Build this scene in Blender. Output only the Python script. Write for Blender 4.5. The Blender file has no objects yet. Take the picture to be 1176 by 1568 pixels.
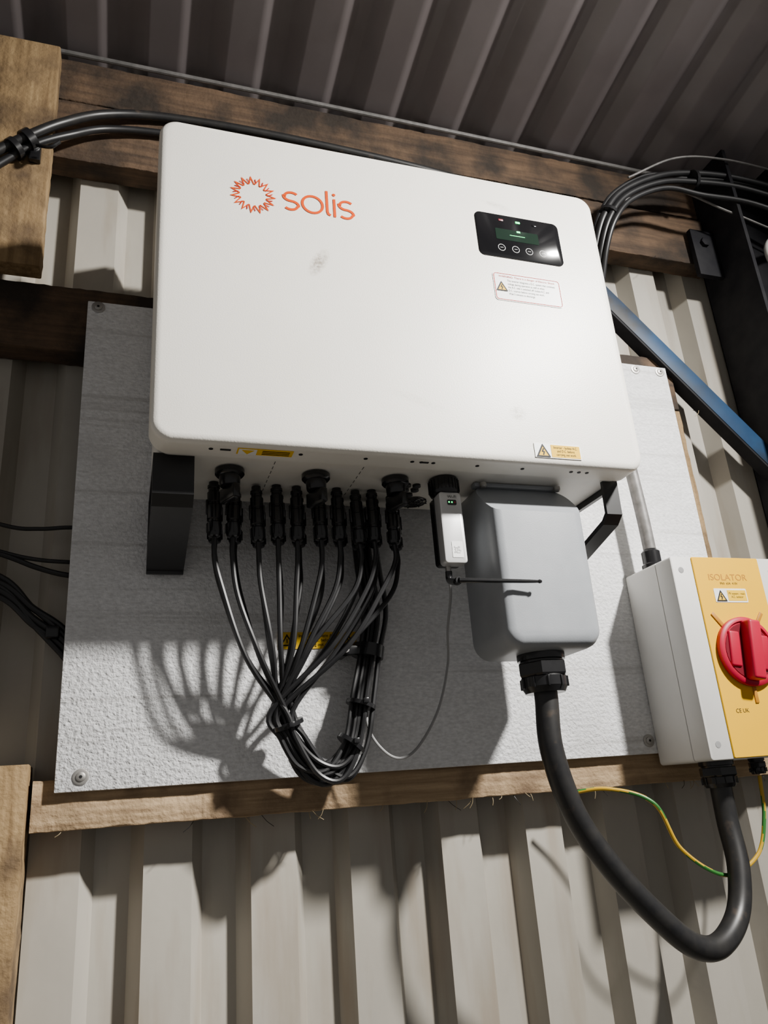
import bpy, bmesh, math, random
from mathutils import Vector, Matrix, noise
random.seed(7)
SC=bpy.context.scene
# ------------------------------------------------------------ materials
def mat(name, c1, c2=None, rough=0.5, rvar=0.0, scale=(8,8,8), detail=6, lo=0.35, hi=0.65,
        bump=0.0, bscale=200.0, bdist=0.001, metal=0.0, spec=0.5, emit=None, es=0, dirt=None, dscale=3.0, dlo=.5, dhi=.75,
        damt=1.0, coat=0, dstretch=(1,1,1), marks=(), markcol=(.45,.41,.35), streak=None, sscale=(2,2,40), slo=.55, shi=.7):
    m=bpy.data.materials.new(name); m.use_nodes=True
    nt=m.node_tree; N=nt.nodes; L=nt.links
    p=N["Principled BSDF"]
    p.inputs["Roughness"].default_value=rough
    p.inputs["Metallic"].default_value=metal
    p.inputs["Specular IOR Level"].default_value=spec
    p.inputs["Coat Weight"].default_value=coat
    tc=N.new("ShaderNodeTexCoord")
    c1=tuple(c1)+(1,)
    c2=tuple(c2)+(1,) if c2 else tuple(min(1,v*1.08) for v in c1[:3])+(1,)
    mp=N.new("ShaderNodeMapping"); mp.inputs["Scale"].default_value=scale
    L.new(tc.outputs["Object"],mp.inputs["Vector"])
    nz=N.new("ShaderNodeTexNoise"); nz.inputs["Scale"].default_value=1; nz.inputs["Detail"].default_value=detail
    nz.inputs["Roughness"].default_value=0.6
    L.new(mp.outputs[0],nz.inputs["Vector"])
    mr=N.new("ShaderNodeMapRange"); mr.inputs[1].default_value=lo; mr.inputs[2].default_value=hi
    L.new(nz.outputs["Fac"],mr.inputs[0])
    mx=N.new("ShaderNodeMix"); mx.data_type='RGBA'
    mx.inputs[6].default_value=c1; mx.inputs[7].default_value=c2
    L.new(mr.outputs[0],mx.inputs[0])
    col=mx.outputs[2]
    def layer(col,c,sc,lo_,hi_,amt,stretch):
        mm=N.new("ShaderNodeMapping"); mm.inputs["Scale"].default_value=stretch
        L.new(tc.outputs["Object"],mm.inputs["Vector"])
        n2=N.new("ShaderNodeTexNoise"); n2.inputs["Scale"].default_value=sc; n2.inputs["Detail"].default_value=8
        L.new(mm.outputs[0],n2.inputs["Vector"])
        m2=N.new("ShaderNodeMapRange"); m2.inputs[1].default_value=lo_; m2.inputs[2].default_value=hi_; m2.inputs[4].default_value=amt
        L.new(n2.outputs["Fac"],m2.inputs[0])
        x2=N.new("ShaderNodeMix"); x2.data_type='RGBA'; x2.inputs[7].default_value=tuple(c)+(1,)
        L.new(m2.outputs[0],x2.inputs[0]); L.new(col,x2.inputs[6]); return x2.outputs[2]
    if dirt: col=layer(col,dirt,dscale,dlo,dhi,damt,dstretch)
    if streak: col=layer(col,streak,1,slo,shi,.7,sscale)
    for (cx,cz,rx,rz,ang,amt) in marks:
        mm=N.new("ShaderNodeMapping"); mm.vector_type='TEXTURE'
        mm.inputs["Location"].default_value=(cx,1.0,cz); mm.inputs["Rotation"].default_value=(0,ang,0); mm.inputs["Scale"].default_value=(rx,.05,rz)
        L.new(tc.outputs["Object"],mm.inputs["Vector"])
        ln=N.new("ShaderNodeVectorMath"); ln.operation='LENGTH'; L.new(mm.outputs[0],ln.inputs[0])
        a=N.new("ShaderNodeMapRange"); a.inputs[1].default_value=1; a.inputs[2].default_value=.3; a.inputs[4].default_value=1
        L.new(ln.outputs["Value"],a.inputs[0])
        n3=N.new("ShaderNodeTexNoise"); n3.inputs["Scale"].default_value=160; L.new(tc.outputs["Object"],n3.inputs["Vector"])
        n4=N.new("ShaderNodeMapRange"); n4.inputs[1].default_value=.4; n4.inputs[2].default_value=.6; n4.inputs[3].default_value=.35*amt; n4.inputs[4].default_value=amt
        L.new(n3.outputs["Fac"],n4.inputs[0])
        q=N.new("ShaderNodeMath"); q.operation='MULTIPLY'; L.new(a.outputs[0],q.inputs[0]); L.new(n4.outputs[0],q.inputs[1])
        x3=N.new("ShaderNodeMix"); x3.data_type='RGBA'; x3.inputs[7].default_value=tuple(markcol)+(1,)
        L.new(q.outputs[0],x3.inputs[0]); L.new(col,x3.inputs[6]); col=x3.outputs[2]
    L.new(col,p.inputs["Base Color"])
    if bump:
        b=N.new("ShaderNodeTexNoise"); b.inputs["Scale"].default_value=bscale; b.inputs["Detail"].default_value=3
        L.new(tc.outputs["Object"],b.inputs["Vector"])
        bp=N.new("ShaderNodeBump"); bp.inputs["Strength"].default_value=bump; bp.inputs["Distance"].default_value=bdist
        L.new(b.outputs["Fac"],bp.inputs["Height"]); L.new(bp.outputs[0],p.inputs["Normal"])
    if emit:
        p.inputs["Emission Color"].default_value=tuple(emit)+(1,); p.inputs["Emission Strength"].default_value=es
    return m

M={}
M['white']=mat("powdercoat_white",(.85,.82,.75),(.88,.85,.78),rough=.40,bump=.3,bscale=420,bdist=.0007,dirt=(.62,.58,.50),dscale=9,dlo=.66,dhi=.82,damt=.4,
   marks=((.272,2.266,.014,.034,.5,.95),(.594,2.022,.018,.016,0,.75),(.615,2.45,.035,.008,.2,.4),(.42,2.03,.06,.010,.3,.2)),markcol=(.34,.30,.25))
M['board']=mat("cement_board",(.60,.60,.605),(.84,.84,.845),rough=.9,scale=(110,110,260),lo=.3,hi=.7,bump=.9,bscale=170,bdist=.003,dirt=(.50,.495,.49),dscale=7,dlo=.5,dhi=.75,damt=.55,
   streak=(.46,.45,.44),sscale=(1.2,1.2,55),slo=.60,shi=.72)
M['wood_l']=mat("pine_batten",(.23,.15,.08),(.47,.335,.195),rough=.85,scale=(5,60,110),lo=.3,hi=.7,bump=.8,bscale=110,bdist=.003,dirt=(.13,.08,.045),dscale=14,dlo=.5,dhi=.72,damt=.85)
M['wood_v']=mat("pine_post",(.15,.09,.036),(.33,.22,.105),rough=.85,scale=(90,90,5),lo=.3,hi=.7,bump=.8,bscale=110,bdist=.003,dirt=(.07,.042,.02),dscale=12,dlo=.47,dhi=.68,damt=.9)
M['wood_d']=mat("dimmed_old_timber_rail",(.050,.030,.018),(.14,.085,.048),rough=.9,scale=(5,60,80),lo=.3,hi=.7,bump=.8,bscale=80,bdist=.003,dirt=(.016,.012,.009),dscale=9,dlo=.42,dhi=.62,damt=.9)  # old timber; base and dirt colours darkened to stand in for dim light
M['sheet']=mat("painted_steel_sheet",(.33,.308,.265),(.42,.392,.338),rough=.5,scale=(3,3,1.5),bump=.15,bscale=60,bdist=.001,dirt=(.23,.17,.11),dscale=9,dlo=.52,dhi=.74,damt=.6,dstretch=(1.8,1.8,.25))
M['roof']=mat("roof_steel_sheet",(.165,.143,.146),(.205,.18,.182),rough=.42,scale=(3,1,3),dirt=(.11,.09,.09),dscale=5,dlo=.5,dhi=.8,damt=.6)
M['black']=mat("black_plastic",(.009,.009,.010),(.013,.013,.014),rough=.24,scale=(30,30,30))
M['blackm']=mat("black_bracket",(.006,.006,.007),(.010,.010,.011),rough=.42,scale=(30,30,30))
M['rubber']=mat("cable_rubber",(.009,.009,.010),(.014,.014,.015),rough=.40,scale=(30,30,30))
M['rubberb']=mat("flex_cable_rubber",(.011,.011,.012),(.020,.019,.018),rough=.40,scale=(40,40,40),dirt=(.13,.09,.06),dscale=30,dlo=.62,dhi=.8,damt=.55)
M['grey']=mat("grey_enclosure",(.26,.275,.295),(.29,.305,.325),rough=.42,scale=(20,20,20),bump=.2,bscale=500,bdist=.0005)
M['silver']=mat("satin_silver",(.66,.66,.66),(.70,.70,.70),rough=.3,metal=.45,scale=(5,5,5))
M['steel']=mat("zinc_steel",(.34,.33,.31),(.45,.43,.41),rough=.45,metal=.8,scale=(60,60,60))
M['isol']=mat("light_grey_plastic",(.58,.57,.545),(.62,.61,.585),rough=.45,scale=(10,10,10))
M['yellow']=mat("yellow_plate",(.80,.435,.0),(.83,.455,.0),rough=.55,spec=.15,scale=(10,10,10))
M['yellowd']=mat("yellow_moulding",(.42,.17,.0),(.46,.19,.0),rough=.5,scale=(10,10,10))
M['label_y']=mat("yellow_label",(.84,.50,.0),(.86,.52,.0),rough=.6,spec=.2,scale=(10,10,10))
M['label_w']=mat("white_label",(.86,.86,.84),(.88,.88,.86),rough=.4,scale=(10,10,10))
M['red']=mat("red_plastic",(.40,.001,.030),(.44,.002,.034),rough=.42,spec=.3,scale=(10,10,10))
M['redd']=mat("dark_red_plastic",(.13,.001,.010),(.15,.001,.012),rough=.4,scale=(10,10,10))
M['orange']=mat("orange_print",(.62,.060,.0),(.64,.065,.0),rough=.7,spec=.1,scale=(10,10,10))
M['redp']=mat("red_print",(.42,.012,.002),(.45,.014,.003),rough=.7,spec=.1,scale=(10,10,10))
M['print']=mat("black_print",(.012,.012,.012),(.016,.016,.016),rough=.6,spec=.2,scale=(10,10,10))
M['gloss']=mat("gloss_black_panel",(.006,.006,.007),(.008,.008,.009),rough=.12,scale=(10,10,10))
M['lcd']=mat("lcd_screen",(.008,.012,.010),(.010,.016,.012),rough=.08,scale=(10,10,10),emit=(.02,.10,.05),es=.25)  # faint green emission stands in for the reflection on the dark screen
M['ledg']=mat("green_led",(.05,.8,.3),rough=.4,emit=(.01,1,.2),es=3)
M['ledr']=mat("red_led",(.20,.005,.02),rough=.4,emit=(1,.02,.08),es=.04)
M['icon']=mat("icon_print",(.45,.45,.45),rough=.5)
M['blue']=mat("blue_painted_steel",(.005,.032,.085),(.008,.045,.11),rough=.55,spec=.3,scale=(20,20,20),dirt=(.012,.014,.018),dscale=10,dlo=.42,dhi=.66)
M['dark']=mat("dark_steel",(.006,.006,.009),(.014,.014,.016),rough=.7,spec=.2,scale=(20,20,20))
M['conduit']=mat("grey_conduit",(.13,.127,.122),(.21,.20,.195),rough=.5,scale=(50,50,50),metal=.3)
M['green']=mat("earth_green",(.02,.14,.02),rough=.45)
M['earthy']=mat("earth_yellow",(.50,.30,.01),rough=.45)
M['greyw']=mat("grey_wire",(.26,.26,.26),rough=.5)
M['floor']=mat("concrete_floor",(.16,.15,.14),(.24,.23,.21),rough=.9,scale=(3,3,3),bump=.3,bscale=40,bdist=.003)
M['straw']=mat("straw",(.35,.27,.15),rough=.9)

# ------------------------------------------------------------ builder
class B:
    def __init__(s,name,parent=None):
        s.name=name; s.bm=bmesh.new(); s.mats=[]; s.parent=parent
    def mi(s,m):
        if m not in s.mats: s.mats.append(m)
        return s.mats.index(m)
    def merge(s,t,m):
        i=s.mi(m)
        for f in t.faces: f.material_index=i
        bmesh.ops.recalc_face_normals(t,faces=t.faces)
        me=bpy.data.meshes.new("tmp"); t.to_mesh(me); t.free()
        s.bm.from_mesh(me); bpy.data.meshes.remove(me)
    def box(s,x0,x1,y0,y1,z0,z1,m,bev=0,mtx=None,seg=2):
        t=bmesh.new(); bmesh.ops.create_cube(t,size=1)
        for v in t.verts:
            v.co=Vector(((x0+x1)/2+v.co.x*(x1-x0),(y0+y1)/2+v.co.y*(y1-y0),(z0+z1)/2+v.co.z*(z1-z0)))
        if bev: bmesh.ops.bevel(t,geom=t.edges[:],offset=bev,segments=seg,affect='EDGES',profile=.5)
        if mtx: t.transform(mtx)
        s.merge(t,m)
    def loft(s,loops,m,cap0=True,cap1=True,closed=True):
        t=bmesh.new(); V=[[t.verts.new(p) for p in lp] for lp in loops]
        n=len(V[0])
        for a,b in zip(V,V[1:]):
            for i in range(n if closed else n-1):
                j=(i+1)%n
                t.faces.new((a[i],a[j],b[j],b[i]))
        if cap0: t.faces.new(V[0][::-1])
        if cap1: t.faces.new(V[-1])
        s.merge(t,m)
    def rr(s,x0,x1,z0,z1,r,prof,m,seg=6,cut=None):
        loops=[]
        for ins,y in prof:
            loops.append([Vector((a,y,b)) for a,b in rrect(x0+ins,x1-ins,z0+ins,z1-ins,max(r-ins,.0004),seg)])
        if not cut: s.loft(loops,m); return
        t=bmesh.new(); V=[[t.verts.new(p) for p in lp] for lp in loops]; n=len(V[0])
        for a,b in zip(V,V[1:]):
            for i in range(n):
                j=(i+1)%n; t.faces.new((a[i],a[j],b[j],b[i]))
        t.faces.new(V[0][::-1]); t.faces.new(V[-1])
        bmesh.ops.recalc_face_normals(t,faces=t.faces)
        co,no=cut
        g=t.verts[:]+t.edges[:]+t.faces[:]
        res=bmesh.ops.bisect_plane(t,geom=g,plane_co=co,plane_no=no,clear_outer=True)
        ed=[e for e in res['geom_cut'] if isinstance(e,bmesh.types.BMEdge)]
        bmesh.ops.holes_fill(t,edges=ed,sides=0)
        s.merge(t,m)
    def prism(s,pts,axis,a0,a1,m,bev=0):
        t=bmesh.new()
        def P(p,a):
            return {'x':Vector((a,p[0],p[1])),'y':Vector((p[0],a,p[1])),'z':Vector((p[0],p[1],a))}[axis]
        A=[t.verts.new(P(p,a0)) for p in pts]; Bv=[t.verts.new(P(p,a1)) for p in pts]; n=len(pts)
        for i in range(n): t.faces.new((A[i],A[(i+1)%n],Bv[(i+1)%n],Bv[i]))
        t.faces.new(A[::-1]); t.faces.new(Bv)
        if bev: bmesh.ops.bevel(t,geom=t.edges[:],offset=bev,segments=2,affect='EDGES',profile=.5)
        s.merge(t,m)
    def frame(s,outer,inner,axis,a0,a1,m):
        t=bmesh.new(); n=len(outer)
        def P(p,a):
            return {'x':Vector((a,p[0],p[1])),'y':Vector((p[0],a,p[1]))}[axis]
        R=[[t.verts.new(P(p,a)) for p in q] for q,a in ((outer,a0),(inner,a0),(inner,a1),(outer,a1))]
        for k in range(4):
            a,b=R[k],R[(k+1)%4]
            for i in range(n): t.faces.new((a[i],a[(i+1)%n],b[(i+1)%n],b[i]))
        s.merge(t,m)
    def lathe(s,prof,org,m,seg=20,axis='z',tilt=None,hexf=0):
        loops=[]
        for r,h in prof:
            lp=[]
            for i in range(seg):
                a=2*math.pi*i/seg; rr_=r
                p=Vector((rr_*math.cos(a),rr_*math.sin(a),h))
                if axis=='y': p=Vector((p.x,h,p.y))
                if axis=='x': p=Vector((h,p.x,p.y))
                if tilt: p=tilt@p
                lp.append(p+Vector(org))
            loops.append(lp)
        s.loft(loops,m)
    def tube(s,pts,r,m,seg=10,n=8,smooth=True,m2=None,r1=None):
        P=[Vector(p) for p in pts]
        if smooth and len(P)>2: P=catmull(P,n)
        T=[(P[min(i+1,len(P)-1)]-P[max(i-1,0)]).normalized() for i in range(len(P))]
        up=Vector((0,0,1)) if abs(T[0].z)<.9 else Vector((0,1,0))
        u=(up-T[0]*up.dot(T[0])).normalized()
        t=bmesh.new(); prev=None; a0=s.mi(m); a1=s.mi(m2) if m2 else a0
        for i,(p,d) in enumerate(zip(P,T)):
            u=(u-d*u.dot(d)).normalized(); w=d.cross(u)
            rad=r if r1 is None else r+(r1-r)*i/(len(P)-1)
            ring=[t.verts.new(p+(u*math.cos(2*math.pi*j/seg)+w*math.sin(2*math.pi*j/seg))*rad) for j in range(seg)]
            if prev:
                for j in range(seg):
                    f=t.faces.new((prev[j],prev[(j+1)%seg],ring[(j+1)%seg],ring[j]))
                    f.material_index=a1 if (m2 and ((j+i//3)%seg)<seg*.4) else a0
            else: f=t.faces.new(ring[::-1]); f.material_index=a0
            prev=ring
        f=t.faces.new(prev); f.material_index=a0
        bmesh.ops.recalc_face_normals(t,faces=t.faces)
        me=bpy.data.meshes.new("tmp"); t.to_mesh(me); t.free(); s.bm.from_mesh(me); bpy.data.meshes.remove(me)
    def ribbon(s,pts,w,y,m,closed=False,th=.0006):
        P=[Vector((p[0],0,p[1])) for p in pts]; n=len(P)
        L=[];R=[]
        for i in range(n):
            a=P[(i-1)%n] if (closed or i>0) else P[i]; b=P[(i+1)%n] if (closed or i<n-1) else P[i]
            d1=(P[i]-a).normalized() if (P[i]-a).length>0 else (b-P[i]).normalized()
            d2=(b-P[i]).normalized() if (b-P[i]).length>0 else d1
            d=(d1+d2).normalized(); nn=Vector((-d.z,0,d.x)); c=max(.35,abs(d.dot(d1)))
            L.append(P[i]+nn*w/2/c); R.append(P[i]-nn*w/2/c)
        t=bmesh.new()
        lv=[t.verts.new((p.x,y,p.z)) for p in L]; rv=[t.verts.new((p.x,y,p.z)) for p in R]
        for i in range(n if closed else n-1):
            j=(i+1)%n; t.faces.new((lv[i],lv[j],rv[j],rv[i]))
        bmesh.ops.recalc_face_normals(t,faces=t.faces)
        for f in t.faces:
            if f.normal.y>0: f.normal_flip()
        i0=s.mi(m)
        for f in t.faces: f.material_index=i0
        me=bpy.data.meshes.new("tmp"); t.to_mesh(me); t.free(); s.bm.from_mesh(me); bpy.data.meshes.remove(me)
    def text(s,body,size,x,z,y,m,align='LEFT',sx=1):
        cu=bpy.data.curves.new("txt","FONT"); cu.body=body; cu.size=size; cu.align_x=align
        o=bpy.data.objects.new("txt",cu); SC.collection.objects.link(o)
        bpy.context.view_layer.update()
        dg=bpy.context.evaluated_depsgraph_get()
        me=bpy.data.meshes.new_from_object(o.evaluated_get(dg))
        me.materials.clear()
        me.transform(Matrix.Translation((x,y,z))@Matrix.Rotation(math.pi/2,4,'X')@Matrix.Diagonal((sx,1,1,1)))
        i=s.mi(m)
        for p in me.polygons: p.material_index=i
        s.bm.from_mesh(me)
        bpy.data.objects.remove(o); bpy.data.curves.remove(cu); bpy.data.meshes.remove(me)
    def done(s,angle=35,flat=False):
        me=bpy.data.meshes.new(s.name); s.bm.to_mesh(me); s.bm.free()
        for m in s.mats: me.materials.append(M[m])
        if not flat:
            for p in me.polygons: p.use_smooth=True
            try: me.set_sharp_from_angle(angle=math.radians(angle))
            except Exception: pass
        o=bpy.data.objects.new(s.name,me); SC.collection.objects.link(o)
        if s.parent: o.parent=s.parent
        return o
def rrect(x0,x1,z0,z1,r,seg=6):
    o=[]
    for cx,cz,a in ((x1-r,z1-r,0),(x0+r,z1-r,90),(x0+r,z0+r,180),(x1-r,z0+r,270)):
        for i in range(seg+1):
            t=math.radians(a+90*i/seg); o.append((cx+r*math.cos(t),cz+r*math.sin(t)))
    return o
def catmull(P,n):
    Q=[P[0]*2-P[1]]+P+[P[-1]*2-P[-2]]; out=[]
    for i in range(1,len(Q)-2):
        a,b,c,d=Q[i-1:i+3]
        for k in range(n):
            t=k/n
            out.append(.5*((2*b)+(c-a)*t+(2*a-5*b+4*c-d)*t*t+(3*b-a-3*c+d)*t**3))
    out.append(P[-1]); return out
def empty(name):
    e=bpy.data.objects.new(name,None); e.empty_display_size=.1; SC.collection.objects.link(e); return e

# ------------------------------------------------------------ room shell
def sheet(name,m,x0,x1,pitch,phase,crest,slope,depth,fn,rows):
    prof=[]; k=math.floor((x0-phase)/pitch)
    while phase+k*pitch<x1:
        b=phase+k*pitch
        for dx,d in ((0,0),(.012,0),(crest-.012,0),(crest,0),(crest+slope,depth),(crest+slope+.006,depth),(pitch-slope-.006,depth),(pitch-slope,depth)):
            prof.append((b+dx,d))
        k+=1
    prof=[p for p in prof if x0<=p[0]<=x1]
    b=B(name)
    t=bmesh.new(); V=[[t.verts.new(fn(x,d,r)) for x,d in prof] for r in rows]
    for a,c in zip(V,V[1:]):
        for i in range(len(prof)-1): t.faces.new((a[i],a[i+1],c[i+1],c[i]))
    b.merge(t,m); o=b.done(angle=50)
    return o
WY=1.345
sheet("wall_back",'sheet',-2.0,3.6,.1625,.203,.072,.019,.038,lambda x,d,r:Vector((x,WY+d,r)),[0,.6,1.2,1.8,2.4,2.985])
TA=math.tan(math.radians(10.2))
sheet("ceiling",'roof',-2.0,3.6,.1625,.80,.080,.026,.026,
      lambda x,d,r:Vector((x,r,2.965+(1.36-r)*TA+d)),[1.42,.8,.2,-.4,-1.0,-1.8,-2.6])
b=B("floor"); b.box(-2.0,3.6,-2.6,1.42,-.05,0,'floor'); b.done()

# ------------------------------------------------------------ timber
def timber(name,x0,x1,y0,y1,z0,z1,m,amp=.0025):
    b=B(name); t=bmesh.new(); bmesh.ops.create_cube(t,size=1)
    for v in t.verts:
        v.co=Vector(((x0+x1)/2+v.co.x*(x1-x0),(y0+y1)/2+v.co.y*(y1-y0),(z0+z1)/2+v.co.z*(z1-z0)))
    lng=0 if (x1-x0)>(z1-z0) else 2
    L=(x1-x0,y1-y0,z1-z0)[lng]
    ed=[e for e in t.edges if abs((e.verts[0].co-e.verts[1].co)[lng])>L*.9]
    bmesh.ops.subdivide_edges(t,edges=ed,cuts=int(L/.012),use_grid_fill=True)
    le=[e for e in t.edges if abs((e.verts[0].co-e.verts[1].co)[lng])>1e-4 and e.calc_face_angle(0)>.5]
    bmesh.ops.bevel(t,geom=le,offset=.003,segments=2,affect='EDGES',profile=.5)
    for v in t.verts:
        n=noise.noise_vector(v.co*9+Vector((x0*7,z0*5,0)))*amp*.7+noise.noise_vector(v.co*60)*amp*.6
        n[lng]=0
        if v.co.y>y1-.004 and n.y>0: n.y=0
        v.co+=n
    b.merge(t,m); return b.done(angle=40)
timber("timber_batten",-.118,1.75,1.286,WY-.001,1.440,1.511,'wood_l')
timber("timber_rail",-.75,1.395,1.292,WY-.001,2.668,2.815,'wood_d')
timber("timber_rail",-.75,1.95,1.308,WY-.001,2.835,2.945,'wood_d')
timber("timber_rail",-.75,1.185,1.290,WY-.001,2.235,2.368,'wood_d')
timber("timber_post",-.32,-.170,1.248,1.286,2.375,2.905,'wood_v')
timber("timber_post",-.34,-.124,1.262,WY-.001,.003,1.533,'wood_v',amp=.003)
timber("timber_post",1.095,1.185,1.289,WY-.001,1.517,2.230,'wood_v')

# ------------------------------------------------------------ backing board
b=B("backing_board")
b.box(-.088,1.155,1.2705,1.2825,1.492,2.330,'board',bev=.0015)
for x,z in ((-.053,1.512),(-.07,2.318),(.926,1.515),(1.071,2.317),(1.136,2.317),(1.13,1.52)):
    b.lathe([(.0115,0),(.0115,-.0012),(.010,-.0016),(.007,-.0016),(.0065,-.003),(.004,-.004),(.001,-.004)],(x,1.2703,z),'steel',axis='y')
    b.lathe([(.0025,0),(.0001,.0005)],(x,1.2660,z),'print',axis='y',seg=6)
b.done()
b=B("board_warning_label")
b.box(.241,.376,1.2688,1.2704,1.694,1.722,'label_y')
for x in (.256,.361):
    b.ribbon([(x-.010,1.700),(x,1.717),(x+.010,1.700)],.0022,1.2684,'print',closed=True)
    b.box(x-.0008,x+.0008,1.2683,1.2686,1.7035,1.711,'print')
b.text("Inverter - isolate A.C.\nand D.C. before\ncarrying out work",.0075,.309,1.7135,1.2684,'print',align='CENTER')
b.done()

# ------------------------------------------------------------ inverter
INV=empty("solar_inverter")
b=B("front_cover",INV)
b.rr(.020,.822,1.934,2.512,.030,[(.012,1.0),(.006,1.0012),(.0025,1.0040),(.0006,1.008),(0,1.012),(0,1.048),(.004,1.05)],'white',seg=10)
b.done(angle=50)
b=B("rear_body",INV)
b.rr(.030,.812,1.940,2.500,.02,[(0,1.049),(0,1.235),(.004,1.24)],'white')
for x in (.15,.42,.69): b.box(x-.05,x+.05,1.24,1.2702,2.02,2.42,'steel',bev=.001)
for i in range(46):
    x=.05+i*.0163
    b.box(x,x+.003,1.10,1.238,2.500,2.507,'steel')
for x in (.105,.235,.335,.41,.425,.445,.52,.60,.69,.705,.72):
    b.lathe([(.0032,0),(.0032,-.0006),(.0005,-.0006)],(x,1.022,1.9338),'print',seg=12)
b.box(.118,.133,1.020,1.024,1.9330,1.9341,'print')
b.box(.425,.437,1.020,1.024,1.9330,1.9341,'print')
b.done()
b=B("printed_logo",INV)
y=.9992
cx,cz=.168,2.381
n=15
for off,mm,ro,ri,w0 in ((0,'orange',.0355,.0215,.0021),(.5,'redp',.0325,.0235,.0016)):
    for i in range(n):
        a=2*math.pi*(i+off)/n; d=math.pi/n*(.95 if not off else .55)
        tip=(cx+ro*math.cos(a),cz+ro*math.sin(a))
        l=(cx+ri*math.cos(a-d),cz+ri*math.sin(a-d)); r=(cx+ri*math.cos(a+d),cz+ri*math.sin(a+d))
        b.ribbon([l,tip,r] if not off else [l,tip],w0,y-.0001*(1+off),mm)
def arc(cx,cz,rx,rz,a0,a1,n=18): return [(cx+rx*math.cos(math.radians(a0+(a1-a0)*i/n)),cz+rz*math.sin(math.radians(a0+(a1-a0)*i/n))) for i in range(n+1)]
def S(x0,x1,z0,z1):
    cx=(x0+x1)/2; h=(z1-z0)/4; w=(x1-x0)/2
    top=arc(cx+.001,z1-h,w-.001,h,40,180,12)+arc(cx,z1-h,w,h,180,255,6)
    bot=arc(cx,z0+h,w,h,75,0,6)+arc(cx-.001,z0+h,w-.001,h,0,-140,12)[1:]
    return top+bot
w=.0046
b.ribbon(S(.218,.243,2.364,2.399),w,y,'orange')
b.ribbon(arc(.2665,2.3815,.0172,.0170,0,350,36),w,y,'orange',closed=True)
b.ribbon([(.2915,2.415),(.2915,2.372),(.293,2.367),(.297,2.365)],w,y,'orange')
b.ribbon([(.3040,2.400),(.3040,2.3625)],w,y,'orange')
b.lathe([(.0030,0),(.0001,-.0002)],(.3040,y,2.409),'orange',axis='y',seg=12)
b.ribbon(S(.3120,.337,2.364,2.399),w,y,'orange')
b.done(flat=True)
b=B("display_panel",INV)
b.rr(.565,.734,2.334,2.429,.011,[(.001,.9982),(0,.9988),(0,1.001)],'gloss')
b.rr(.602,.688,2.373,2.397,.002,[(0,.9978),(0,.9985)],'lcd')
for x in (.610,.638,.665,.693):
    b.ribbon(arc(x,2.355,.0068,.0068,0,345,24),.0009,.9979,'icon',closed=True)
    b.box(x-.003,x+.003,.9977,.998,2.3546,2.3554,'icon')
for x,mm in ((.616,'ledr'),(.650,'ledg'),(.684,'gloss')):
    b.box(x-.0045,x+.0045,.9975,.9983,2.4145,2.4185,mm,bev=.0003)
b.box(.645,.652,.9974,.9979,2.393,2.3965,'ledg'); b.box(.63,.66,.9974,.9978,2.3845,2.3852,'ledg')  # not LEDs: green reflection on the screen, put in as glowing strips
b.done()
b=B("warning_labels",INV)
b.rr(.584,.717,2.242,2.300,.006,[(0,.9990),(0,1.0005)],'label_w')
b.ribbon(rrect(.586,.715,2.244,2.298,.005,5),.0011,.9987,'redp',closed=True)
b.text("WARNING: There is a danger of Electric Shock",.0056,.6505,2.2905,.9986,'redp',align='CENTER',sx=1.02)
for i,s in enumerate(("This inverter integrates a D.C. system that continues","voltage during operation as well as when","the A.C. side is switched off. Isolate A.C. and","D.C. sources before carrying out work.","Wait 5 minutes to discharge.")):
    b.text(s,.0058,.611,2.2825-i*.0068,.9986,'print',sx=.76)
def tri(b,x,z,s,y):
    b.prism([(x-s,z-s*.8),(x+s,z-s*.8),(x,z+s)],'y',y,y+.0004,'label_y')
    b.ribbon([(x-s,z-s*.8),(x,z+s),(x+s,z-s*.8)],s*.22,y-.0002,'print',closed=True)
    b.ribbon([(x+.1*s,z+.45*s),(x-.15*s,z-.02*s),(x+.15*s,z-.1*s),(x-.05*s,z-.6*s)],s*.2,y-.0003,'print')
tri(b,.5985,2.270,.0095,.9984)
b.box(.614,.699,.9988,1.0004,1.9455,1.9705,'label_w')
b.box(.6440,.6975,.9984,.999,1.947,1.969,'label_y'); tri(b,.6290,1.9565,.0110,.9982)
b.text("Inverter - Isolate A.C.\nand D.C. before\ncarrying out work",.0062,.6708,1.9625,.9981,'print',align='CENTER',sx=.8)
b.box(.142,.223,1.013,1.032,1.9328,1.9338,'label_y'); b.box(.144,.170,1.014,1.031,1.9322,1.9329,'label_w')
b.prism([(.148,1.016),(.166,1.016),(.157,1.029)],'z',1.9318,1.9323,'label_y')
for i in range(3): b.box(.178,.218,1.0165+i*.005,1.0180+i*.005,1.9322,1.9326,'print')
b.done(flat=True)

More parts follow.
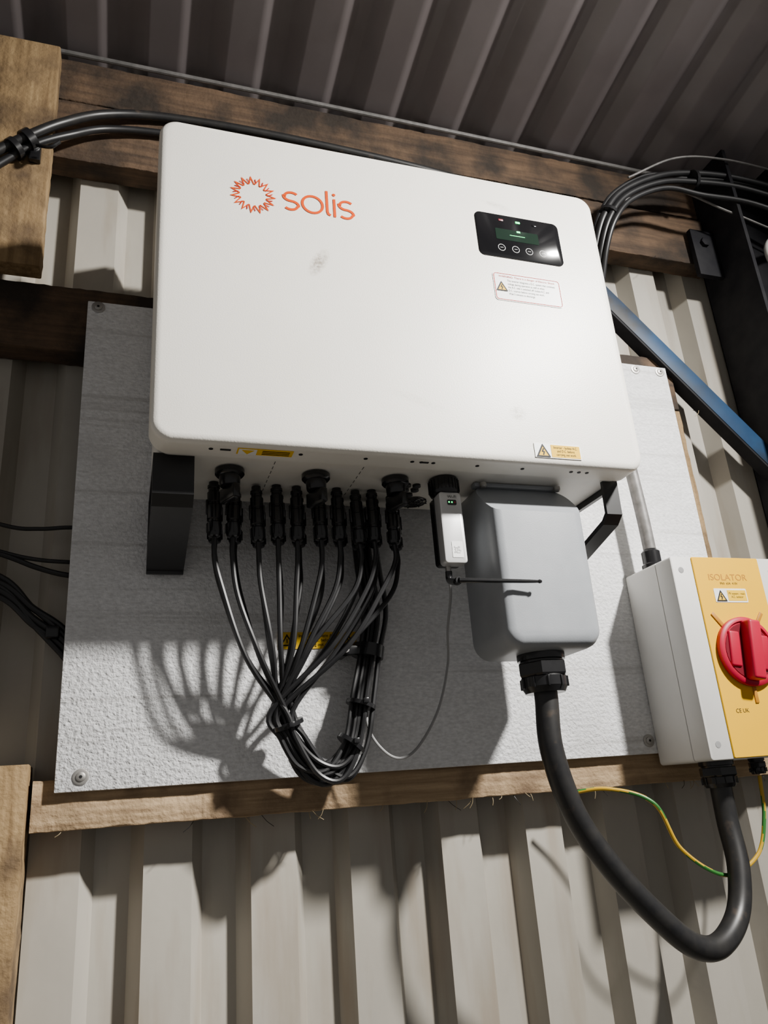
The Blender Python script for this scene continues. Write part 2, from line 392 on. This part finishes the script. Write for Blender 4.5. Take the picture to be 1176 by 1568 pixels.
b=B("dc_switch_knobs",INV)
for x in (.142,.277,.410):
    b.lathe([(.0225,.004),(.0225,-.003),(.020,-.006),(.0165,-.007),(.0155,-.020),(.0145,-.0225),(.001,-.0228)],(x,1.105,1.9345),'black',seg=28)
    R=Matrix.Translation((x,1.105,1.90))@Matrix.Rotation(math.radians(25),4,'Z')
    b.box(-.006,.006,-.021,.021,-.012,.012,'black',bev=.003,mtx=R,seg=3)
b.done()
for nme,x0,x1 in (("mounting_handle_left",.028,.036),("mounting_handle_right",.800,.808)):
    b=B(nme,INV)
    o=[(1.066,1.942),(1.068,1.880),(1.085,1.868),(1.252,1.822),(1.262,1.826),(1.262,1.942)]
    i_=[(1.090,1.930),(1.090,1.892),(1.100,1.885),(1.225,1.852),(1.235,1.856),(1.235,1.930)]
    b.frame(o,i_,'x',x0,x1,'blackm')
    s=1 if x0<.4 else -1
    xa,xb=(x0,x0+.058) if s>0 else (x1-.03,x1)
    b.prism([(1.064,1.942),(1.066,1.880),(1.083,1.866),(1.088,1.872),(1.073,1.884),(1.071,1.942)],'x',xa,xb,'blackm')
    b.prism([(1.083,1.866),(1.252,1.820),(1.253,1.828),(1.086,1.874)],'x',xa,xb,'blackm')
    b.box(xa,xb,1.253,1.262,1.816,1.942,'blackm',bev=.001)
    b.lathe([(.006,0),(.006,-.004),(.003,-.005),(.001,-.005)],((xa+xb)/2+.015*s,1.253,1.845),'steel',axis='y',seg=12)
    b.done()
b=B("underside_vents",INV)
for r_ in (.006,.012,.018,.024):
    pts=[(.475+r_*math.cos(a),1.20+r_*math.sin(a),1.9385) for a in [i*math.pi/10 for i in range(21)]]
    b.tube(pts,.0012,'black',seg=6,smooth=False)
for k in range(4):
    a=k*math.pi/4
    b.tube([(.475-.026*math.cos(a),1.20-.026*math.sin(a),1.9378),(.475+.026*math.cos(a),1.20+.026*math.sin(a),1.9378)],.0012,'black',seg=6,smooth=False)
for x,yy in ((.438,1.125),(.455,1.125),(.441,1.145),(.458,1.143),(.437,1.165),(.455,1.165)):
    b.lathe([(.007,0.001),(.007,-.004),(.005,-.005),(.001,-.005)],(x,yy,1.940),'black',seg=16)
for x in (.205,.345):
    for k in range(9): b.box(x,x+.0008,1.03+k*.018,1.04+k*.018,1.9395,1.9402,'print')
b.done()
b=B("ac_terminal_cover",INV)
b.rr(.545,.717,1.648,1.937,.030,[(.020,1.044),(.011,1.0455),(.005,1.050),(.001,1.060),(0,1.070),(0,1.165),(.003,1.17)],'grey',seg=10,
     cut=(Vector((0,1.046,1.872)),Vector((0,-.72,.70))))
b.box(.548,.712,1.095,1.112,1.9305,1.9385,'grey',bev=.002)
for x in (.560,.700):
    b.lathe([(.006,0),(.006,-.006),(.004,-.008),(.001,-.008)],(x,1.088,1.934),'steel',seg=14)
b.done(angle=40)
b=B("ac_cable_gland",INV)
def gland(b,x,y,z,r,h):
    b.lathe([(r,0.002),(r,-h*.18),(r*.9,-h*.2),(r*.9,-h*.25)],(x,y,z),'black',seg=28)
    b.lathe([(r*1.05,-h*.25),(r*1.08,-h*.28),(r*1.08,-h*.55),(r*1.03,-h*.6)],(x,y,z),'black',seg=6)
    b.lathe([(r*.93,-h*.6),(r*.95,-h*.62),(r*.95,-h*.85),(r*.82,-h),(r*.5,-h)],(x,y,z),'black',seg=28)
    for k in range(10):
        a=2*math.pi*k/10
        b.box(-.002,.002,-.0015,.0015,-h*.88,-h*.62,'black',bev=.0007,mtx=Matrix.Translation((x+r*.95*math.cos(a),y+r*.95*math.sin(a),z))@Matrix.Rotation(a,4,'Z'))
gland(b,.632,1.105,1.649,.038,.062)
b.done(angle=25)

LG=empty("wifi_data_logger")
b=B("logger_body",LG)
b.lathe([(.024,.002),(.025,0),(.025,-.022),(.0235,-.026),(.018,-.027)],(.492,1.098,1.9375),'black',seg=28)
for k in range(24):
    a=2*math.pi*k/24
    b.box(-.001,.001,-.001,.001,-.021,-.002,'black',mtx=Matrix.Translation((.492+.025*math.cos(a),1.098+.025*math.sin(a),1.9375))@Matrix.Rotation(a,4,'Z'))
b.rr(.4735,.5125,1.790,1.911,.006,[(.003,1.079),(.001,1.0795),(0,1.081),(0,1.100)],'silver')
b.rr(.4715,.5125,1.792,1.908,.006,[(0,1.1002),(0,1.116),(.003,1.119)],'black')
b.rr(.487,.503,1.888,1.897,.002,[(0,1.0782),(0,1.0792)],'gloss')
for x,mm in ((.490,'ledg'),(.495,'ledg'),(.500,'ledr')): b.box(x-.0011,x+.0011,1.0778,1.0784,1.8915,1.8938,mm)
b.rr(.487,.506,1.799,1.826,.001,[(0,1.0783),(0,1.0792)],'label_w')
for i in range(7):
    for j in range(7):
        if random.random()<.5: b.box(.4905+i*.0017,.4905+i*.0017+.0015,1.0779,1.0784,1.806+j*.0017,1.806+j*.0017+.0015,'icon')
b.text("Wi-Fi",.007,.488,1.900,1.0786,'print')
b.lathe([(.0045,0),(.0045,-.012),(.0035,-.013)],(.486,1.10,1.790),'steel',seg=12)
b.tube([(.486,1.10,1.782),(.486,1.10,1.768),(.481,1.075,1.758),(.476,1.050,1.751)],.0055,'black',seg=12)
b.lathe([(.0055,-.006),(.0060,-.004),(.0060,.004),(.0055,.006)],(.475,1.045,1.7505),'black',axis='y',seg=14)
b.tube([(.475,1.040,1.7505),(.50,1.036,1.7495),(.58,1.030,1.7475),(.606,1.028,1.747)],.0046,'black',r1=.0022,seg=10)
b.lathe([(.0024,0),(.0034,.003),(.0024,.006)],(.602,1.028,1.747),'black',axis='x',seg=10)
b.done()
b=B("data_cable",LG)
b.tube([(.486,1.108,1.79),(.497,1.125,1.755),(.50,1.16,1.70),(.507,1.19,1.65),(.487,1.20,1.58),(.45,1.205,1.525),(.42,1.21,1.508),(.393,1.215,1.522),(.374,1.225,1.56),(.378,1.235,1.62)],.0022,'greyw',seg=8)
b.done()

# ------------------------------------------------------------ DC connectors and cables
mx_=[.124,.156,.191,.224,.257,.293,.325,.357,.386,.421]
ends=[]
b=B("dc_cable_connectors",INV)
def mc4(x,y,z,tx=0,dz=0):
    R=Matrix.Rotation(tx,4,'Y').to_3x3()
    pr=[(.0075,.006),(.0078,0),(.0098,-.002),(.0098,-.006),(.0086,-.007),(.0086,-.012),(.0104,-.014),(.0104,-.030),(.0092,-.031),(.0092,-.034),
        (.0108,-.036),(.0110,-.058),(.0092,-.060),(.0092,-.063),(.0112,-.065),(.0112,-.080),(.0092,-.086),(.0050,-.088),(.004,-.088)]
    b.lathe([(r,h+dz) for r,h in pr],(x,y,z),'black',seg=18,tilt=R)
    for k in range(8):
        a=2*math.pi*k/8
        b.box(-.0012,.0012,-.001,.001,-.081,-.066,'black',mtx=Matrix.Translation((x,y,z+dz))@R.to_4x4()@Matrix.Rotation(a,4,'Z')@Matrix.Translation((.0112,0,0)))
    for sgn in (-1,1):
        b.box(sgn*.0110-.0015,sgn*.0110+.0015,-.003,.003,-.050,-.026,'black',bev=.0006,mtx=Matrix.Translation((x,y,z+dz))@R.to_4x4())
    e=Vector((x,y,z))+R@Vector((0,0,-.086+dz)); d=R@Vector((0,0,-1))
    ends.append((e,d))
DZ=[0,0,-.006,0,-.003,0,0,-.005,0,-.004]
for i,x in enumerate(mx_):
    mc4(x,1.160,1.936,random.uniform(-.03,.03),DZ[i])
for i,x in enumerate(mx_):
    mc4(x*1.036+.002,1.202,1.940,random.uniform(-.02,.02),DZ[i])
b.done()
b=B("dc_cable_bundle")
for i,(e,d) in enumerate(ends):
    k=i%10; back=i>=10
    x0=e.x; t=k/9
    a=random.random()*6.28; rr_=.021*math.sqrt(random.random()); ox,oz=rr_*math.cos(a),rr_*math.sin(a)
    f1=.90 if k<4 else .88; f2=(.50-.05*t)+random.uniform(-.14,.12)+(.04 if back else 0)
    cxm=.226
    yb=1.165 if not back else 1.19
    dr=random.uniform(-.022,.010)
    A=(cxm+.006+ox*.9,1.207+oz*.7,1.588)
    P=[tuple(e),tuple(e+d*.03),
       (cxm+(x0-cxm)*f1,yb-.004,1.765+random.uniform(-.01,.01)),
       (cxm+(x0-cxm)*f2,yb,1.665+.012*t),
       A,
       (.248+ox*1.0,1.212+oz*.8,1.548+oz*.2),
       (.280+ox*1.3,1.220+oz*.9,1.512+dr),
       (.318+ox*1.1,1.220+oz*.9,1.503+dr*1.1),
       (.350+ox,1.222+oz*.8,1.538+dr*.4),
       (.370+ox*1.0,1.230+oz*.7,1.610),
       (.388+ox*.9,1.238+oz*.6,1.680),
       (.402+ox*1.1,1.241+oz*.6,1.750),
       (.396+ox*1.1,1.242+oz*.6,1.830),
       (.390+ox,1.242+oz*.6,1.935)]
    b.tube(P,.0041,'rubber',seg=8,n=7)
for p,q,rr2 in (((.240,1.209,1.570),(.242,1.210,1.564),.0255),((.341,1.222,1.532),(.345,1.222,1.537),.0245),((.364,1.228,1.592),(.366,1.228,1.598),.0245)):
    b.tube([p,q],rr2,'black',seg=18,smooth=False)
    b.box(q[0]-.004,q[0]+.004,q[1]-.031,q[1]-.022,q[2]-.004,q[2]+.004,'black',bev=.001)
b.done()
b=B("cable_clip")
b.tube([(.384,1.238,1.672),(.388,1.238,1.692)],.0265,'black',seg=20,smooth=False)
b.box(.335,.372,1.220,1.234,1.674,1.690,'black',bev=.003)
b.box(.335,.350,1.220,1.2704,1.674,1.690,'black',bev=.003)
b.lathe([(.005,0),(.005,-.003),(.001,-.004)],(.343,1.220,1.682),'conduit',axis='y',seg=12)
b.done()

# ------------------------------------------------------------ AC power cable
b=B("ac_power_cable")
b.tube([(.632,1.105,1.60),(.631,1.104,1.575),(.628,1.104,1.50),(.655,1.11,1.408),(.711,1.12,1.327),(.786,1.13,1.250),(.845,1.14,1.206),(.900,1.15,1.199),(.962,1.17,1.234),(.995,1.185,1.300),(1.005,1.20,1.37),(1.006,1.20,1.44)],.0185,'rubberb',seg=20,n=10)
b.done()

# ------------------------------------------------------------ AC isolator
IS=empty("rotary_isolator_switch")
b=B("enclosure",IS)
b.rr(.940,1.185,1.470,1.828,.006,[(.002,1.130),(.0006,1.1306),(0,1.132),(0,1.1725),(.0012,1.173),(.0012,1.1745),(0,1.175),(0,1.2675),(.002,1.2700)],'isol',seg=4)
for x,z in ((.960,1.802),(.960,1.495),(1.165,1.802),(1.165,1.495)):
    b.lathe([(.0058,0.0005),(.0058,-.0004),(.0045,-.0006),(.0005,-.0002)],(x,1.130,z),'greyw',axis='y',seg=16)
b.done()
b=B("yellow_faceplate",IS)
b.rr(.986,1.138,1.471,1.827,.003,[(.001,1.1275),(0,1.1285),(0,1.131)],'yellow',seg=3)
b.rr(1.020,1.093,1.741,1.767,.002,[(0,1.1268),(0,1.1276)],'label_w',seg=3)
tri(b,1.034,1.752,.010,1.1262)
b.box(1.049,1.091,1.1264,1.127,1.744,1.764,'label_y')
b.text("PV system - main\nA.C. isolator",.0062,1.070,1.7555,1.1262,'print',align='CENTER',sx=.85)
b.text("ISOLATOR",.017,1.058,1.783,1.1272,'yellowd',align='CENTER',sx=1.1)
b.text("IP65  63A  415V",.006,1.058,1.775,1.1272,'print',align='CENTER')
b.text("CE UK",.010,1.010,1.545,1.1272,'print')
b.text("IEC 60947-3\nAC-23A 63A\nUi 690V",.007,1.085,1.535,1.1272,'print')
for a in (52,128,-90):
    R=Matrix.Translation((1.060,1.1275,1.650))@Matrix.Rotation(-math.radians(a),4,'Y')
    b.box(.060,.090,-.002,.001,-.0038,.0038,'yellowd',bev=.0007,mtx=R)
b.done()
b=B("red_rotary_handle",IS)
b.lathe([(.059,0),(.062,-.002),(.062,-.009),(.059,-.0115),(.054,-.012),(.052,-.009),(.001,-.009)],(1.060,1.1275,1.650),'red',axis='y',seg=48)
b.lathe([(.050,0),(.050,-.0012),(.001,-.0012)],(1.060,1.1187,1.650),'redd',axis='y',seg=40)
R=Matrix.Translation((1.060,1.1275,1.650))@Matrix.Rotation(math.radians(8),4,'Y')
b.box(-.013,.013,-.032,-.004,-.053,.053,'red',bev=.005,mtx=R,seg=4)
b.box(-.043,-.020,-.014,-.004,-.032,.032,'red',bev=.004,mtx=R,seg=3)
b.box(.020,.043,-.014,-.004,-.032,.032,'red',bev=.004,mtx=R,seg=3)
b.done()
b=B("isolator_glands",IS)
gland(b,1.006,1.20,1.471,.030,.045)
gland(b,1.095,1.20,1.471,.014,.028)
gland(b,1.150,1.20,1.471,.014,.028)
b.lathe([(.021,0),(.021,.012),(.018,.015),(.018,.038),(.0145,.042)],(.974,1.222,1.827),'black',seg=24)
b.done(angle=25)
b=B("steel_conduit")
b.tube([(.974,1.222,1.871),(.972,1.222,1.95),(.966,1.225,2.10),(.962,1.235,2.30),(.962,1.25,2.42)],.0125,'conduit',seg=18)
b.done()
b=B("earth_wire",IS)
b.tube([(.740,1.275,1.435),(.80,1.235,1.438),(.862,1.20,1.410),(.900,1.20,1.335),(.977,1.20,1.288),(1.052,1.20,1.312),(1.085,1.20,1.373),(1.095,1.20,1.44)],.0034,'earthy',m2='green',seg=10,n=16)
b.done()

# ------------------------------------------------------------ other cables
b=B("armoured_cable")
b.tube([(-.50,1.235,2.40),(-.36,1.232,2.50),(-.250,1.230,2.605),(-.204,1.226,2.645),(-.1525,1.235,2.697),(-.081,1.262,2.765),(.031,1.278,2.804),(.234,1.281,2.815),(.533,1.281,2.805),(.80,1.283,2.78),(1.0,1.283,2.74)],.0092,'rubberb',seg=14)
b.tube([(-.52,1.240,2.36),(-.36,1.242,2.46),(-.245,1.238,2.585),(-.198,1.235,2.632),(-.14,1.245,2.680),(-.07,1.270,2.738),(.06,1.281,2.765),(.3,1.282,2.77),(.6,1.282,2.76)],.0075,'rubber',seg=12)
for p,q in (((-.212,1.233,2.633),(-.202,1.233,2.644)),((-.232,1.234,2.610),(-.225,1.234,2.618))):
    b.tube([p,q],.021,'black',seg=16,smooth=False)
b.tube([(-.19,1.222,2.62),(-.165,1.20,2.60),(-.150,1.20,2.615)],.0035,'black',seg=8)
b.box(-.205,-.185,1.236,1.249,2.60,2.635,'black',bev=.002)
b.done()
b=B("cable_loom")
for k,(dr,dz,r) in enumerate(((0,0,.0085),(.016,-.022,.0075),(-.012,.014,.0055),(.03,-.045,.0065))):
    P=[(.985,1.26,2.50),(.990,1.22,2.600+dz*.3),(1.015,1.20,2.679+dz*.5),(1.076,1.20,2.758+dz*.7),(1.184,1.20,2.827+dz),(1.290,1.20,2.864+dz),(1.435,1.19,2.872+dz*1.3),(1.60,1.17,2.835+dz*1.8),(1.80,1.15,2.76+dz*2)]
    b.tube([(x+dr*.5,yv-dr*.6,z-(.012*k if x>1.2 else 0)) for x,yv,z in P],r,'rubber',seg=12)
b.tube([(1.10,1.19,2.80),(1.25,1.18,2.885),(1.40,1.17,2.905),(1.60,1.15,2.88),(1.8,1.1,2.84)],.0028,'conduit',seg=8,n=14)
b.tube([(1.06,1.19,2.72),(1.22,1.19,2.79),(1.40,1.20,2.765),(1.60,1.18,2.70),(1.8,1.1,2.64)],.0028,'conduit',seg=8,n=14)
for p,q in (((1.300,1.20,2.843),(1.308,1.20,2.844)),((1.028,1.205,2.682),(1.033,1.205,2.690))):
    b.tube([p,q],.026,'black',seg=16,smooth=False)
b.done()
b=B("string_cables")
for z0,z1,r in ((1.907,1.910,.0035),(1.858,1.828,.0045),(1.862,1.850,.0035),(1.812,1.740,.0055),(1.800,1.722,.0055),(1.790,1.712,.005),(1.806,1.700,.005),(1.822,1.731,.0045)):
    b.tube([(-.45,1.30,z0+.10),(-.30,1.305,z0+.035),(-.19,1.305,z0),(-.14,1.308,(z0+z1)/2-.004),(-.094,1.312,z1),(-.04,1.318,z1-(.06 if z1<1.78 else .0)),(.06,1.325,z1-(.08 if z1<1.78 else .0))],r,'rubber',seg=10)
b.box(-.118,-.098,1.294,1.326,1.722,1.742,'black',bev=.003)
b.done()
b=B("eave_pipe")
b.tube([(-.6,1.298,2.949),(.5,1.297,2.952),(1.9,1.298,2.948)],.0055,'conduit',seg=10)
b.done()
b=B("white_flex_cable")
b.tube([(1.70,1.15,2.74),(1.56,1.17,2.715),(1.475,1.18,2.665),(1.47,1.18,2.60),(1.50,1.18,2.54),(1.60,1.18,2.50)],.011,'isol',seg=12)
b.done()
b=B("straw_debris")
for i in range(42):
    x=random.uniform(-.1,1.3); z=1.440; yv=random.uniform(1.284,1.30)
    if i>30: x=random.uniform(.0,1.3); z=random.choice((2.668,2.235)); yv=1.288
    l=random.uniform(.006,.022); a=random.uniform(-1.2,1.2)
    b.tube([(x,yv,z+.002),(x+l*.5*math.sin(a),yv-.004,z-l*.4),(x+l*math.sin(a)*1.2,yv-.003,z-l*.8)],.0005,'straw' if i%4 else 'rubber',seg=5,n=3)
b.done()

# ------------------------------------------------------------ steel frame
b=B("steel_column")
b.box(1.405,1.415,1.18,1.335,.001,2.95,'dark'); b.box(1.575,1.585,1.18,1.335,.001,2.95,'dark'); b.box(1.41,1.58,1.252,1.262,.001,2.95,'dark')
b.box(1.33,1.41,1.270,1.285,2.62,2.76,'dark',bev=.002)
b.lathe([(.013,0),(.013,-.008),(.008,-.010),(.001,-.010)],(1.365,1.270,2.72),'dark',axis='y',seg=6)
b.done()
b=B("diagonal_steel_brace")
R=Matrix.Translation((1.05,1.28,2.500))@Matrix.Rotation(math.radians(47),4,'Y')
b.box(-.15,.62,-.004,.004,-.024,.024,'blue',bev=.001,mtx=R)
b.box(-.15,.62,-.004,.030,-.028,-.020,'dark',bev=.001,mtx=R)
b.done()

# ------------------------------------------------------------ lights
w_=bpy.data.worlds.new("world"); SC.world=w_; w_.use_nodes=True
bg=w_.node_tree.nodes["Background"]; bg.inputs[0].default_value=(1,.97,.94,1); bg.inputs[1].default_value=.24
def area(name,loc,tgt,size,power,col,spread=180):
    l=bpy.data.lights.new(name,"AREA"); l.shape='DISK'; l.size=size; l.energy=power; l.color=col; l.spread=math.radians(spread)
    o=bpy.data.objects.new(name,l); SC.collection.objects.link(o); o.location=loc
    o.rotation_euler=(Vector(tgt)-Vector(loc)).to_track_quat('-Z','Y').to_euler(); return o
area("work_light",(1.62,-.25,3.08),(.12,1.2,1.45),.15,50,(1,.97,.92),spread=94)

# ------------------------------------------------------------ camera
cam=bpy.data.cameras.new("camera"); cam.sensor_fit='VERTICAL'; cam.sensor_height=36; cam.lens=36*1190/1568
cam.clip_start=.01
co=bpy.data.objects.new("camera",cam); SC.collection.objects.link(co)
r=Vector((.94988,-.30404,-.07271)); u=-Vector((.04061,.35063,-.93563)); f=Vector((.30997,.88579,.3454))
co.matrix_world=Matrix(((r.x,u.x,-f.x,0),(r.y,u.y,-f.y,0),(r.z,u.z,-f.z,1.45),(0,0,0,1)))
SC.camera=co
